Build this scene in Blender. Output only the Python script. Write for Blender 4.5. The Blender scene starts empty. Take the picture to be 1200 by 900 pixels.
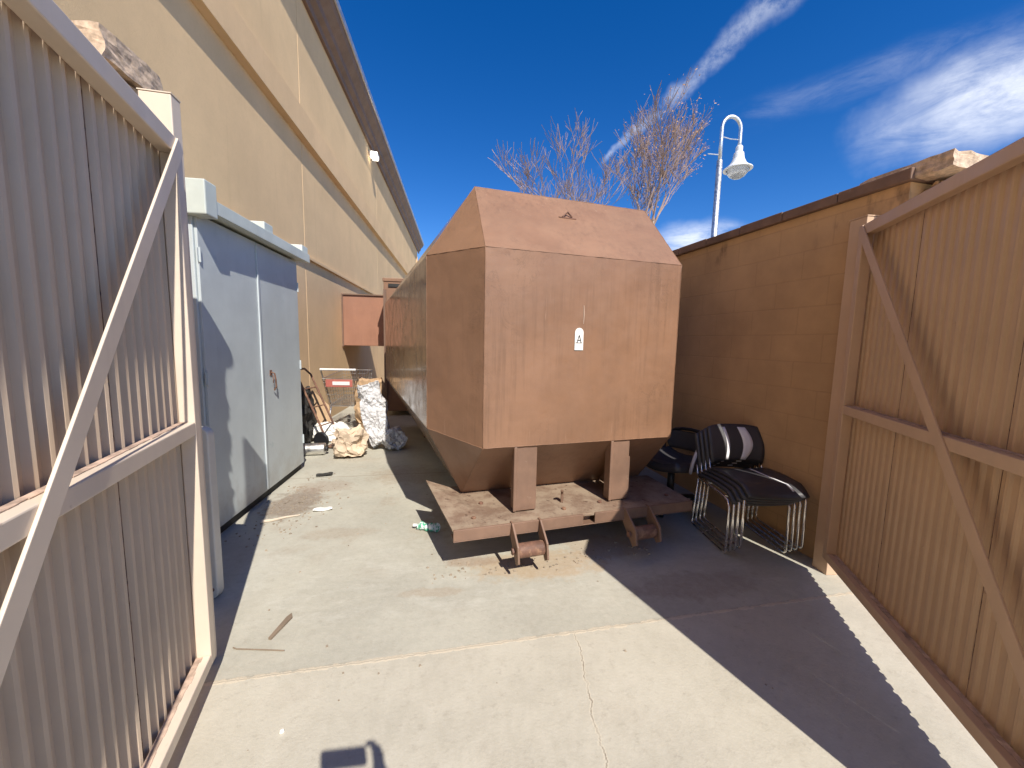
import bpy, bmesh, math, random
from mathutils import Vector, Matrix, noise as mnoise
random.seed(7)
R = math.radians
scene = bpy.context.scene
COL = scene.collection

# ------------------------------------------------------------------ camera
cam_d = bpy.data.cameras.new('camera'); cam = bpy.data.objects.new('camera', cam_d); COL.objects.link(cam)
cam_d.sensor_width = 36.0; cam_d.lens = 36.0*451/1200; cam_d.clip_start = 0.02; cam_d.clip_end = 3000
cam.matrix_world = (Matrix.Translation((0, 0, 1.5)) @ Matrix.Rotation(R(-8.0), 4, 'Z')
                    @ Matrix.Rotation(R(90-6.2), 4, 'X') @ Matrix.Rotation(R(1.2), 4, 'Z'))
scene.camera = cam
# ------------------------------------------------------------------ light
SUN_AZ, SUN_EL = -18.5, 46.5         # direction the light travels to, clockwise from +y; height of the sun
sun_d = bpy.data.lights.new('sun', 'SUN'); sun = bpy.data.objects.new('sun', sun_d); COL.objects.link(sun)
sun_d.energy = 4.8; sun_d.angle = R(0.5); sun_d.color = (1.0, 0.94, 0.85)
tr = Vector((math.sin(R(SUN_AZ))*math.cos(R(SUN_EL)), math.cos(R(SUN_AZ))*math.cos(R(SUN_EL)), -math.sin(R(SUN_EL))))
sun.rotation_euler = tr.to_track_quat('-Z', 'Y').to_euler()
scene.view_settings.view_transform = 'Standard'; scene.view_settings.look = 'None'
scene.view_settings.gamma = 1; scene.view_settings.exposure = 0.38; scene.view_settings.use_curve_mapping = False
w = bpy.data.worlds.new('World'); scene.world = w; w.use_nodes = True
NT = w.node_tree; NT.nodes.clear()
def wn(t, **k):
    n = NT.nodes.new(t)
    for a, b in k.items(): setattr(n, a, b)
    return n
def wl(a, b): NT.links.new(a, b)
def wm(op, a, b=None, c=None):
    n = wn('ShaderNodeMath', operation=op)
    for i, v in enumerate((a, b, c)):
        if v is None: continue
        if isinstance(v, (int, float)): n.inputs[i].default_value = v
        else: wl(v, n.inputs[i])
    return n.outputs[0]
def wdot(vec, v):
    n = wn('ShaderNodeVectorMath', operation='DOT_PRODUCT'); wl(vec, n.inputs[0]); n.inputs[1].default_value = v
    return n.outputs['Value']
def wramp(x, a, b):
    n = wn('ShaderNodeMapRange', interpolation_type='SMOOTHSTEP'); wl(x, n.inputs[0])
    n.inputs[1].default_value = a; n.inputs[2].default_value = b
    return n.outputs[0]
def wnoise(vec, scale, detail=6, rough=.6, stretch=None, rot=(0, 0, 0), dist=0):
    if stretch:
        m = wn('ShaderNodeMapping'); wl(vec, m.inputs[0]); m.inputs['Scale'].default_value = stretch; m.inputs['Rotation'].default_value = rot
        vec = m.outputs[0]
    n = wn('ShaderNodeTexNoise'); wl(vec, n.inputs['Vector']); n.inputs['Scale'].default_value = scale
    n.inputs['Detail'].default_value = detail; n.inputs['Roughness'].default_value = rough; n.inputs['Distortion'].default_value = dist
    return n.outputs[0]
sky = wn('ShaderNodeTexSky', sky_type='NISHITA', sun_disc=False); sky.sun_elevation = R(SUN_EL)
sky.sun_rotation = math.atan2(-tr.x, -tr.y); sky.altitude = 1800; sky.air_density = 1.0; sky.dust_density = 0.2; sky.ozone_density = 1.6
hs = wn('ShaderNodeHueSaturation'); wl(sky.outputs[0], hs.inputs['Color']); hs.inputs['Saturation'].default_value = 1.42; hs.inputs['Hue'].default_value = 0.512; hs.inputs['Value'].default_value = 1.28
D = wn('ShaderNodeTexCoord').outputs['Generated']
# contrail: a band along a great circle, broken up by noise
d1 = Vector((.31, .87, .39)).normalized(); d2 = Vector((.51, .64, .57)).normalized(); nn = d1.cross(d2).normalized(); al = (d2-d1).normalized()
wob = wm('MULTIPLY', wm('SUBTRACT', wnoise(D, 9, 4), .5), .05)
off = wm('ABSOLUTE', wm('ADD', wdot(D, nn), wob))
pos = wdot(D, al); p1 = d1.dot(al); p2 = d2.dot(al)
wid = wm('MULTIPLY_ADD', wm('SUBTRACT', pos, p1), .060, .006)
band = wm('SUBTRACT', 1.0, wramp(wm('DIVIDE', off, wid), .15, 1.25))
band = wm('MULTIPLY', band, wramp(pos, p1-.01, p1+.03))
band = wm('MULTIPLY', band, wramp(wnoise(D, 26, 8, .7), .25, .72))
band = wm('MULTIPLY', band, .32)
# thin cirrus patches
def blob(c, ex, r0, r1):
    c = Vector(c).normalized(); up = Vector((0, 0, 1)); s = c.cross(up).normalized(); t = s.cross(c)
    a = wm('DIVIDE', wm('SUBTRACT', wdot(D, s), 0.0), ex[0]); b = wm('DIVIDE', wdot(D, t), ex[1])
    # skew so the patch leans
    b = wm('ADD', b, wm('MULTIPLY', a, ex[2]))
    r = wm('SQRT', wm('ADD', wm('MULTIPLY', a, a), wm('MULTIPLY', b, b)))
    r = wm('ADD', r, wm('MULTIPLY', wm('SUBTRACT', wnoise(D, 5, 5, .6), .5), 1.3))
    front = wm('GREATER_THAN', wdot(D, c), 0.2)
    return wm('MULTIPLY', wm('SUBTRACT', 1.0, wramp(r, r0, r1)), front)
fib = wnoise(D, 7, 9, .68, stretch=(1.0, 1.0, 3.2), rot=(0.25, 0.2, 0), dist=.5)
c1 = wm('MULTIPLY', wm('MULTIPLY', blob((.795, .505, .385), (.18, .085, -.12), .10, 1.2), wramp(fib, .10, .74)), .85)
c2 = wm('MULTIPLY', wm('MULTIPLY', blob((.55, .84, .24), (.12, .05, 0), .1, 1.1), wramp(fib, .3, .7)), .75)
c3 = wm('MULTIPLY', wm('MULTIPLY', blob((.70, .60, .46), (.30, .035, -.1), .0, 1.2), wramp(fib, .35, .8)), .16)
c4 = wm('MULTIPLY', wm('MULTIPLY', blob((-.02, .98, .16), (.14, .06, 0), .1, 1.2), wramp(fib, .3, .7)), .6)
cl = wm('MAXIMUM', wm('MAXIMUM', band, c1), wm('MAXIMUM', c2, wm('MAXIMUM', c3, c4)))
mx = wn('ShaderNodeMix', data_type='RGBA'); wl(cl, mx.inputs[0]); wl(hs.outputs[0], mx.inputs[6]); mx.inputs[7].default_value = (9.5, 9.8, 10.4, 1)
bg = wn('ShaderNodeBackground'); bg.inputs[1].default_value = 0.10; wl(mx.outputs[2], bg.inputs[0])
wl(bg.outputs[0], wn('ShaderNodeOutputWorld').inputs[0])

# ------------------------------------------------------------------ materials
class M:
    """small node-graph helper"""
    def __init__(s, name):
        s.m = bpy.data.materials.new(name); s.m.use_nodes = True; s.t = s.m.node_tree
        s.b = s.t.nodes['Principled BSDF']; s.tc = s.t.nodes.new('ShaderNodeTexCoord'); s.P = s.tc.outputs['Object']
    def n(s, t, **k):
        x = s.t.nodes.new(t)
        for a, b in k.items(): setattr(x, a, b)
        return x
    def l(s, a, b): s.t.links.new(a, b)
    def math(s, op, a, b=None, c=None, clamp=False):
        n = s.n('ShaderNodeMath', operation=op, use_clamp=clamp)
        for i, v in enumerate((a, b, c)):
            if v is None: continue
            if isinstance(v, (int, float)): n.inputs[i].default_value = v
            else: s.l(v, n.inputs[i])
        return n.outputs[0]
    def noise(s, scale, detail=5, rough=.6, stretch=None, vec=None, dist=0):
        v = vec or s.P
        if stretch:
            m = s.n('ShaderNodeMapping'); s.l(v, m.inputs[0]); m.inputs['Scale'].default_value = stretch; v = m.outputs[0]
        n = s.n('ShaderNodeTexNoise'); s.l(v, n.inputs['Vector']); n.inputs['Scale'].default_value = scale
        n.inputs['Detail'].default_value = detail; n.inputs['Roughness'].default_value = rough; n.inputs['Distortion'].default_value = dist
        return n.outputs[0]
    def ramp(s, x, a, b, lo=0., hi=1.):
        n = s.n('ShaderNodeMapRange', interpolation_type='SMOOTHSTEP'); s.l(x, n.inputs[0])
        for i, v in enumerate((a, b, lo, hi)): n.inputs[1+i].default_value = v
        return n.outputs[0]
    def mix(s, f, a, b):
        n = s.n('ShaderNodeMix', data_type='RGBA')
        for i, v in ((0, f), (6, a), (7, b)):
            if isinstance(v, (int, float)): n.inputs[i].default_value = v
            elif isinstance(v, tuple): n.inputs[i].default_value = (*v, 1)
            else: s.l(v, n.inputs[i])
        return n.outputs[2]
    def bump(s, h, strength=.3, dist=.01):
        n = s.n('ShaderNodeBump'); s.l(h, n.inputs['Height']); n.inputs['Strength'].default_value = strength; n.inputs['Distance'].default_value = dist
        s.l(n.outputs[0], s.b.inputs['Normal'])
    def done(s, col, rough=.6, metal=0., spec=.5):
        for k, v in (('Base Color', col), ('Roughness', rough), ('Metallic', metal), ('Specular IOR Level', spec)):
            if isinstance(v, tuple): s.b.inputs[k].default_value = (*v, 1)
            elif isinstance(v, (int, float)): s.b.inputs[k].default_value = v
            else: s.l(v, s.b.inputs[k])
        return s.m
def mul(c, k): return tuple(x*k for x in c)
def paint(name, c, rough=.5, wear=None, var=.12, streak=0., scale=3., spec=.5, bump=.05, wlo=.62, whi=.72):
    m = M(name)
    col = m.mix(m.ramp(m.noise(scale, 6), .3, .7), mul(c, 1-var), mul(c, 1+var))
    if streak:
        st = m.ramp(m.noise(22, 4, .7, stretch=(1, 1, .06)), .42, .75)
        st = m.math('MULTIPLY', st, m.ramp(m.noise(1.7, 3), .35, .65))
        col = m.mix(m.math('MULTIPLY', st, streak), col, mul(c, .55))
        st2 = m.ramp(m.noise(34, 3, .7, stretch=(1, 1, .05), vec=None), .60, .78)
        col = m.mix(m.math('MULTIPLY', st2, streak*.6), col, mul(c, 1.45))
    if wear:
        wv = m.ramp(m.noise(11, 8, .72), wlo, whi)
        col = m.mix(m.math('MULTIPLY', wv, .8), col, wear)
    r = m.ramp(m.noise(7, 5), .3, .7, rough-.08, rough+.1)
    m.bump(m.noise(60, 3), bump, .003)
    return m.done(col, r, 0, spec)
def metal(name, c, rough=.25, var=.1):
    m = M(name); col = m.mix(m.ramp(m.noise(9, 6), .3, .7), mul(c, 1-var), mul(c, 1+var))
    return m.done(col, m.ramp(m.noise(14, 4), .3, .7, rough-.05, rough+.15), 1.0)

BROWN = (.262, .143, .083)
def container_mat(name, base, rough, dents=.25):
    m = M(name); c = base
    col = m.mix(m.ramp(m.noise(1.6, 6, .65), .3, .7), mul(c, .88), mul(c, 1.12))
    st = m.ramp(m.noise(26, 4, .75, stretch=(1, 1, .045)), .44, .72)
    st = m.math('MULTIPLY', st, m.ramp(m.noise(1.3, 4), .38, .62))
    col = m.mix(m.math('MULTIPLY', st, .50), col, mul(c, .55))
    ls = m.ramp(m.noise(38, 3, .7, stretch=(1, 1, .05)), .62, .74)
    ls = m.math('MULTIPLY', ls, m.ramp(m.noise(2.2, 4, stretch=(1, 1, .6)), .48, .66))
    col = m.mix(m.math('MULTIPLY', ls, .6), col, (.46, .30, .21))
    scr = m.ramp(m.noise(3.5, 9, .75, dist=1.5), .485, .5); scr = m.math('MULTIPLY', scr, m.ramp(m.noise(3.5, 9, .75, dist=1.5), .515, .5))
    col = m.mix(m.math('MULTIPLY', scr, m.ramp(m.noise(1.1, 2), .5, .65, 0, .5)), col, mul(c, .45))
    rust = m.ramp(m.noise(15, 9, .75), .70, .76)
    col = m.mix(m.math('MULTIPLY', rust, .7), col, (.10, .045, .025))
    h = m.math('ADD', m.math('MULTIPLY', m.math('ADD', m.noise(1.9, 3), m.math('MULTIPLY', m.noise(5, 2), .35)), 1.0), m.math('MULTIPLY', m.noise(45, 4), .03))
    m.bump(h, dents, .03)
    return m.done(col, m.ramp(m.noise(5, 5), .3, .7, rough-.06, rough+.12), 0, .5)
m_cont = container_mat('container_paint', BROWN, .46, .4)
m_side = container_mat('glossy_side_paint', (.22, .135, .08), .17, .06)
m_frame = paint('sled_brown_paint', (.215, .128, .085), .55, wear=(.33, .24, .17), streak=.3, var=.2)
def dusty():
    m = M('dusty_plate')
    f = m.ramp(m.noise(5, 8, .7), .35, .6)
    col = m.mix(f, (.20, .128, .085), (.33, .25, .175))
    col = m.mix(m.ramp(m.noise(22, 6), .6, .7), col, (.12, .07, .045))
    m.bump(m.noise(30, 6), .3, .006)
    return m.done(col, .8)
m_dusty = dusty()
m_rusty = paint('rusted_steel', (.17, .085, .055), .7, wear=(.30, .17, .10), var=.35, scale=14, wlo=.5, whi=.62)
m_chute = paint('chute_brown_paint', (.33, .165, .105), .5, streak=.25, var=.08)
def stucco(name, c, joints=True):
    m = M(name)
    col = m.mix(m.ramp(m.noise(.9, 7, .65), .3, .7), mul(c, .93), mul(c, 1.06))
    st = m.ramp(m.noise(9, 5, .7, stretch=(1, 1, .05)), .55, .8)
    col = m.mix(m.math('MULTIPLY', st, .26), col, mul(c, .6))
    spz = m.n('ShaderNodeSeparateXYZ'); m.l(m.P, spz.inputs[0]); col = m.mix(m.math('MULTIPLY', m.ramp(m.math('ADD', spz.outputs[2], m.math('MULTIPLY', m.noise(4, 6), .5)), .75, .2), .5), col, (.30, .22, .15))
    col = m.mix(m.ramp(m.noise(26, 5, .7), .45, .75, 0, .14), col, mul(c, .72))
    m.bump(m.math('ADD', m.noise(85, 6, .75), m.math('MULTIPLY', m.noise(7, 3), .8)), .40, .007)
    return m.done(col, .92, 0, .2)
m_wall = stucco('tan_stucco', (.70, .50, .29))
m_ledge = stucco('ledge_stucco', (.70, .49, .285))
m_cornice = paint('brown_cornice', (.19, .115, .078), .6, var=.12, streak=.2)
m_flash = metal('roof_flashing', (.6, .6, .62), .4)
def block():
    m = M('painted_block')
    c = (.56, .355, .19)
    br = m.n('ShaderNodeTexBrick')
    cmb = m.n('ShaderNodeCombineXYZ'); sp = m.n('ShaderNodeSeparateXYZ'); m.l(m.P, sp.inputs[0]); m.l(sp.outputs[1], cmb.inputs[0]); m.l(sp.outputs[2], cmb.inputs[1])
    m.l(cmb.outputs[0], br.inputs['Vector']); br.inputs['Scale'].default_value = 1.0
    br.inputs['Brick Width'].default_value = .40; br.inputs['Row Height'].default_value = .20; br.inputs['Mortar Size'].default_value = .006; br.inputs['Mortar Smooth'].default_value = .6
    br.inputs['Color1'].default_value = (1, 1, 1, 1); br.inputs['Color2'].default_value = (.9, .9, .9, 1); br.inputs['Mortar'].default_value = (.4, .4, .4, 1)
    col = m.mix(m.ramp(m.noise(1.4, 6), .3, .7), mul(c, .85), mul(c, 1.12))
    mm = m.n('ShaderNodeMix', data_type='RGBA', blend_type='MULTIPLY'); mm.inputs[0].default_value = .16; m.l(col, mm.inputs[6]); m.l(br.outputs[0], mm.inputs[7]); col = mm.outputs[2]
    # damp stains that hang from the coping
    s_ = m.math('MULTIPLY', m.ramp(m.noise(3.2, 5, .6, stretch=(1, 1, .45)), .56, .70), m.ramp(sp.outputs[2], 2.1, 2.42))
    col = m.mix(m.math('MULTIPLY', s_, .8), col, (.07, .045, .035))
    m.bump(m.math('ADD', m.math('MULTIPLY', br.outputs[0], .5), m.math('MULTIPLY', m.noise(60, 5), .5)), .45, .008)
    return m.done(col, .85, 0, .25)
m_block = block()
m_coping = paint('brown_coping', (.22, .135, .095), .8, wear=(.34, .27, .22), var=.25)
def stone(name, c):
    m = M(name)
    v = m.n('ShaderNodeTexVoronoi', feature='DISTANCE_TO_EDGE'); m.l(m.P, v.inputs['Vector']); v.inputs['Scale'].default_value = 8
    f = m.ramp(v.outputs['Distance'], .0, .06)
    col = m.mix(m.ramp(m.noise(7, 7, .7), .3, .7), mul(c, .65), mul(c, 1.2)); col = m.mix(f, mul(c, .5), col)
    m.bump(m.math('ADD', f, m.noise(20, 7, .7)), .9, .02)
    return m.done(col, .9, 0, .2)
m_stone = stone('rough_stone', (.58, .42, .27)); m_cast = paint('cast_stone', (.56, .42, .30), .9, wear=(.36, .25, .18), var=.28, scale=34, bump=.6, wlo=.55, whi=.7)
m_capd = stone('rough_cap_stone', (.33, .22, .17))
m_gate_l = paint('cream_gate_paint', (.70, .585, .46), .5, wear=(.42, .30, .22), var=.06, streak=.12, wlo=.66, whi=.74)
m_sheet_l = paint('cream_ribbed_sheet', (.54, .425, .315), .42, var=.05, streak=.15)
m_gate_r = paint('shade_warmed_gate_paint', (.60, .415, .275), .5, wear=(.32, .2, .13), var=.07, streak=.15, wlo=.66, whi=.74)  # right-hand copy of the gate paint, warm tone of the shade put into its colour
m_sheet_r = paint('shade_warmed_ribbed_sheet', (.57, .39, .245), .45, var=.05, streak=.15)  # right-hand sheet colour, likewise warmed to carry the tone of the shade
m_dirtedge = paint('rust_dust', (.50, .36, .27), .85, var=.4, scale=20)
m_cab = paint('blue_grey_cabinet', (.53, .58, .585), .5, wear=(.40, .50, .56), var=.05, streak=.14, wlo=.66, whi=.76)
def cabmat():
    m = M('blue_grey_cabinet'); c = (.53, .58, .585); sp = m.n('ShaderNodeSeparateXYZ'); m.l(m.P, sp.inputs[0])
    col = m.mix(m.ramp(m.noise(2.2, 6), .3, .7), mul(c, .93), mul(c, 1.05))
    st = m.math('MULTIPLY', m.ramp(m.noise(20, 4, .7, stretch=(1, 1, .05)), .5, .75), m.ramp(m.noise(2.5, 4), .45, .65))
    col = m.mix(m.math('MULTIPLY', st, .35), col, (.36, .40, .40))
    d_ = m.ramp(m.math('ADD', sp.outputs[2], m.math('MULTIPLY', m.noise(6, 8, .7), .9)), .85, .35)
    col = m.mix(m.math('MULTIPLY', d_, .55), col, (.33, .29, .24))
    ch = m.ramp(m.noise(16, 9, .75), .70, .74); col = m.mix(m.math('MULTIPLY', ch, .8), col, (.30, .22, .17))
    ch2 = m.math('MULTIPLY', m.ramp(m.noise(9, 8, .7), .55, .66), m.ramp(m.noise(1.4, 3), .5, .62)); col = m.mix(m.math('MULTIPLY', ch2, .45), col, (.38, .46, .47))
    m.bump(m.math('ADD', m.noise(2.5, 3), m.math('MULTIPLY', m.noise(50, 3), .04)), .22, .02)
    return m.done(col, .48)
m_cab = cabmat()
m_cabroof = paint('pale_green_cap', (.58, .62, .56), .5, wear=(.36, .38, .36), var=.08, wlo=.68, whi=.76)
m_dark = paint('dark_base', (.035, .033, .03), .8)
m_blackf = paint('black_vinyl', (.058, .056, .06), .42, var=.2, spec=.5)
m_stripe = paint('white_stripe_vinyl', (.88, .88, .90), .45, var=.04)
m_plastic = paint('grey_plastic', (.52, .50, .55), .35, var=.08)
m_blackp = paint('black_plastic', (.018, .018, .02), .35)
m_chrome = metal('chrome', (.78, .76, .73), .16)
m_wire = metal('zinc_wire', (.62, .61, .60), .3)
m_white = paint('white_plastic', (.80, .79, .76), .4, var=.05)
m_red = paint('red_plastic', (.45, .14, .11), .4, var=.1)
m_offw = paint('pale_plastic', (.60, .57, .50), .5, var=.08, wear=(.4, .36, .3))
m_card = paint('cardboard', (.46, .31, .18), .85, var=.12)
m_bag = paint('kraft_paper', (.60, .47, .34), .8, var=.16, bump=.3)
m_galv = metal('galvanised_pole', (.66, .68, .70), .42)
m_alu = metal('aluminium', (.75, .74, .72), .35)
m_lampw = paint('lamp_white', (.80, .80, .78), .35)
m_ink = paint('black_ink', (.02, .02, .02), .6)
m_label = paint('label_white', (.86, .84, .78), .5, var=.04)
m_splint = paint('weathered_wood', (.22, .165, .115), .9, var=.2)
m_wood = paint('dry_wood', (.34, .25, .15), .9, var=.25, scale=20)
mm_ = M('lit_lens'); mm_.b.inputs['Emission Color'].default_value = (1, .93, .78, 1); mm_.b.inputs['Emission Strength'].default_value = 5.0; m_lens = mm_.done((.9, .88, .8), .3)
mm_ = M('lamp_glass'); mm_.b.inputs['Transmission Weight'].default_value = .8; m_glass = mm_.done((.9, .92, .95), .15)
mm_ = M('green_bottle'); m_green = mm_.done(mm_.mix(mm_.ramp(mm_.noise(30, 3), .45, .55), (.10, .40, .24), (.75, .78, .76)), .2)
def wrapmat():
    m = M('crinkled_film')
    v = m.n('ShaderNodeTexVoronoi'); m.l(m.P, v.inputs['Vector']); v.inputs['Scale'].default_value = 22
    col = m.mix(m.ramp(v.outputs['Distance'], .1, .5), (.78, .78, .77), (.58, .57, .57))
    m.bump(m.math('ADD', v.outputs['Distance'], m.noise(30, 6)), 1.0, .02)
    return m.done(col, .35, .0, .6)
m_film = wrapmat()
m_bark = paint('pale_bark', (.42, .33, .27), .9, var=.25, scale=6)
m_twig = paint('twig_bark', (.34, .24, .19), .9, var=.25)
mm_ = M('dead_leaf'); m_leaf = mm_.done(mm_.mix(mm_.ramp(mm_.noise(3, 3), .4, .6), (.42, .22, .11), (.50, .32, .18)), .8)
m_cloth = paint('navy_cloth', (.04, .05, .08), .9, bump=.3); m_skin = paint('skin', (.50, .30, .21), .5, var=.05); m_hair = paint('dark_hair', (.04, .028, .02), .7)
m_jean = paint('denim', (.07, .10, .17), .9, bump=.3)

def ground_mat():
    m = M('concrete')
    sp = m.n('ShaderNodeSeparateXYZ'); m.l(m.P, sp.inputs[0]); X, Y = sp.outputs[0], sp.outputs[1]
    # joint between the two pours: y = 1.755 + .065 x
    fine = m.math('MULTIPLY', m.math('SUBTRACT', m.noise(28, 6, .75), .5), .030)
    dj = m.math('SUBTRACT', m.math('SUBTRACT', Y, m.math('MULTIPLY', X, .068)), 1.752)
    dj = m.math('ADD', dj, fine)
    far = m.ramp(dj, -.003, .003)
    near_c = m.mix(m.ramp(m.noise(1.6, 8, .7), .3, .7), (.415, .385, .31), (.515, .48, .39))
    far_c = m.mix(m.ramp(m.noise(1.0, 7, .65), .3, .7), (.355, .34, .28), (.465, .445, .365))
    # trowel sweeps and pale scaling on the rear slab
    sw = m.ramp(m.noise(5.0, 10, .85, stretch=(.6, 1.5, 1), dist=.3), .46, .66)
    zone = m.math('MULTIPLY', m.ramp(Y, 1.8, 2.1), m.ramp(Y, 3.1, 2.6))
    far_c = m.mix(m.math('MULTIPLY', m.math('MULTIPLY', sw, zone), .42), far_c, (.56, .55, .48))
    col = m.mix(far, near_c, far_c)
    # brown soil stains
    so = m.math('MULTIPLY', m.ramp(m.noise(2.3, 7, .7), .50, .68), m.ramp(Y, 2.1, 3.0, .15, .6))
    col = m.mix(m.math('MULTIPLY', so, .6), col, (.31, .235, .165))
    def spot(cx, cy, rx, ry, c, k):
        nonlocal col
        a = m.math('DIVIDE', m.math('SUBTRACT', X, cx), rx); b = m.math('DIVIDE', m.math('SUBTRACT', Y, cy), ry)
        d = m.math('SQRT', m.math('ADD', m.math('MULTIPLY', a, a), m.math('MULTIPLY', b, b)))
        d = m.math('ADD', d, m.math('MULTIPLY', m.math('SUBTRACT', m.noise(9, 7, .7), .5), 1.6))
        col = m.mix(m.math('MULTIPLY', m.ramp(d, 1.05, .55), k), col, c)
    spot(-1.47, 3.62, .26, .42, (.17, .115, .08), .75)      # dirt swept against the cabinet
    spot(.55, 2.42, .55, .20, (.42, .315, .20), .8)         # rust and sand below the rollers
    spot(1.1, 2.6, .4, .18, (.40, .30, .20), .6)
    spot(.1, 2.50, .25, .07, (.30, .215, .15), .7)
    spot(-1.35, 4.0, .35, .2, (.30, .22, .16), .45)
    spot(.15, 3.4, .5, .6, (.22, .17, .12), .5)
    spot(-.55, 4.3, .5, .35, (.30, .24, .17), .5)
    spot(-.9, 3.0, .35, .10, (.33, .27, .20), .45)
    spot(1.5, 2.1, .5, .16, (.26, .22, .17), .5)
    spot(-.15, 2.2, .22, .05, (.34, .27, .19), .5)
    spot(-.2, 1.05, .5, .12, (.36, .34, .28), .35)
    md_ = m.ramp(m.noise(26, 7, .8), .36, .64)
    col = m.mix(m.math('MULTIPLY', md_, .20), col, (.60, .56, .48)); mdk = m.ramp(m.noise(17, 8, .8, stretch=(1, 1.3, 1)), .52, .68)
    col = m.mix(m.math('MULTIPLY', mdk, .40), col, (.30, .265, .21))
    grit = m.ramp(m.noise(140, 4, .8), .60, .72)
    col = m.mix(m.math('MULTIPLY', grit, .45), col, (.22, .19, .14))
    grit2 = m.ramp(m.noise(60, 6, .8), .60, .70)
    col = m.mix(m.math('MULTIPLY', grit2, .45), col, (.62, .58, .48))
    pit = m.ramp(m.noise(19, 4, .9), .73, .76)
    col = m.mix(m.math('MULTIPLY', pit, .7), col, (.20, .14, .10))
    # ragged arris of the joint, its lit edge painted pale, plus a dark line
    aj = m.math('ABSOLUTE', dj)
    thick = m.ramp(m.noise(13, 3), .35, .6, .004, .014)
    ln = m.math('LESS_THAN', aj, thick)
    col = m.mix(m.math('MULTIPLY', ln, .75), col, (.62, .54, .41))
    ln2 = m.math('LESS_THAN', m.math('ABSOLUTE', m.math('SUBTRACT', dj, .010)), .0035)
    col = m.mix(m.math('MULTIPLY', ln2, .3), col, (.26, .21, .16))
    # far joints
    for yy in (4.35, 6.9):
        l3 = m.math('LESS_THAN', m.math('ABSOLUTE', m.math('SUBTRACT', m.math('SUBTRACT', Y, m.math('MULTIPLY', X, .05)), yy)), .008)
        col = m.mix(m.math('MULTIPLY', l3, .5), col, (.22, .18, .13))
    # crack running towards the camera
    cw = m.math('ADD', m.math('MULTIPLY', m.math('SUBTRACT', m.noise(7, 5, .7, stretch=(0, 1, 0)), .5), .09), m.math('MULTIPLY', m.math('SUBTRACT', m.noise(45, 4, .7), .5), .02))
    dc = m.math('ABSOLUTE', m.math('ADD', m.math('SUBTRACT', m.math('SUBTRACT', X, m.math('MULTIPLY', Y, .14)), .365), cw))
    inn = m.math('LESS_THAN', dj, 0.0)
    ck = m.math('MULTIPLY', m.math('LESS_THAN', dc, .0022), inn)
    ckw = m.math('MULTIPLY', m.math('LESS_THAN', dc, .008), inn)
    col = m.mix(m.math('MULTIPLY', ckw, .45), col, (.60, .54, .42)); col = m.mix(m.math('MULTIPLY', ck, m.ramp(m.noise(9, 4, .7), .35, .6, .25, .85)), col, (.20, .16, .12))
    h = m.math('ADD', m.math('MULTIPLY', m.noise(75, 6, .7), .6), m.math('MULTIPLY', m.noise(6, 5), .8))
    h = m.math('SUBTRACT', h, m.math('MULTIPLY', ck, 1.5)); h = m.math('SUBTRACT', h, m.math('MULTIPLY', far, .8))
    m.bump(h, .5, .006)
    return m.done(col, .88, 0, .25)
m_ground = ground_mat()

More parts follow.
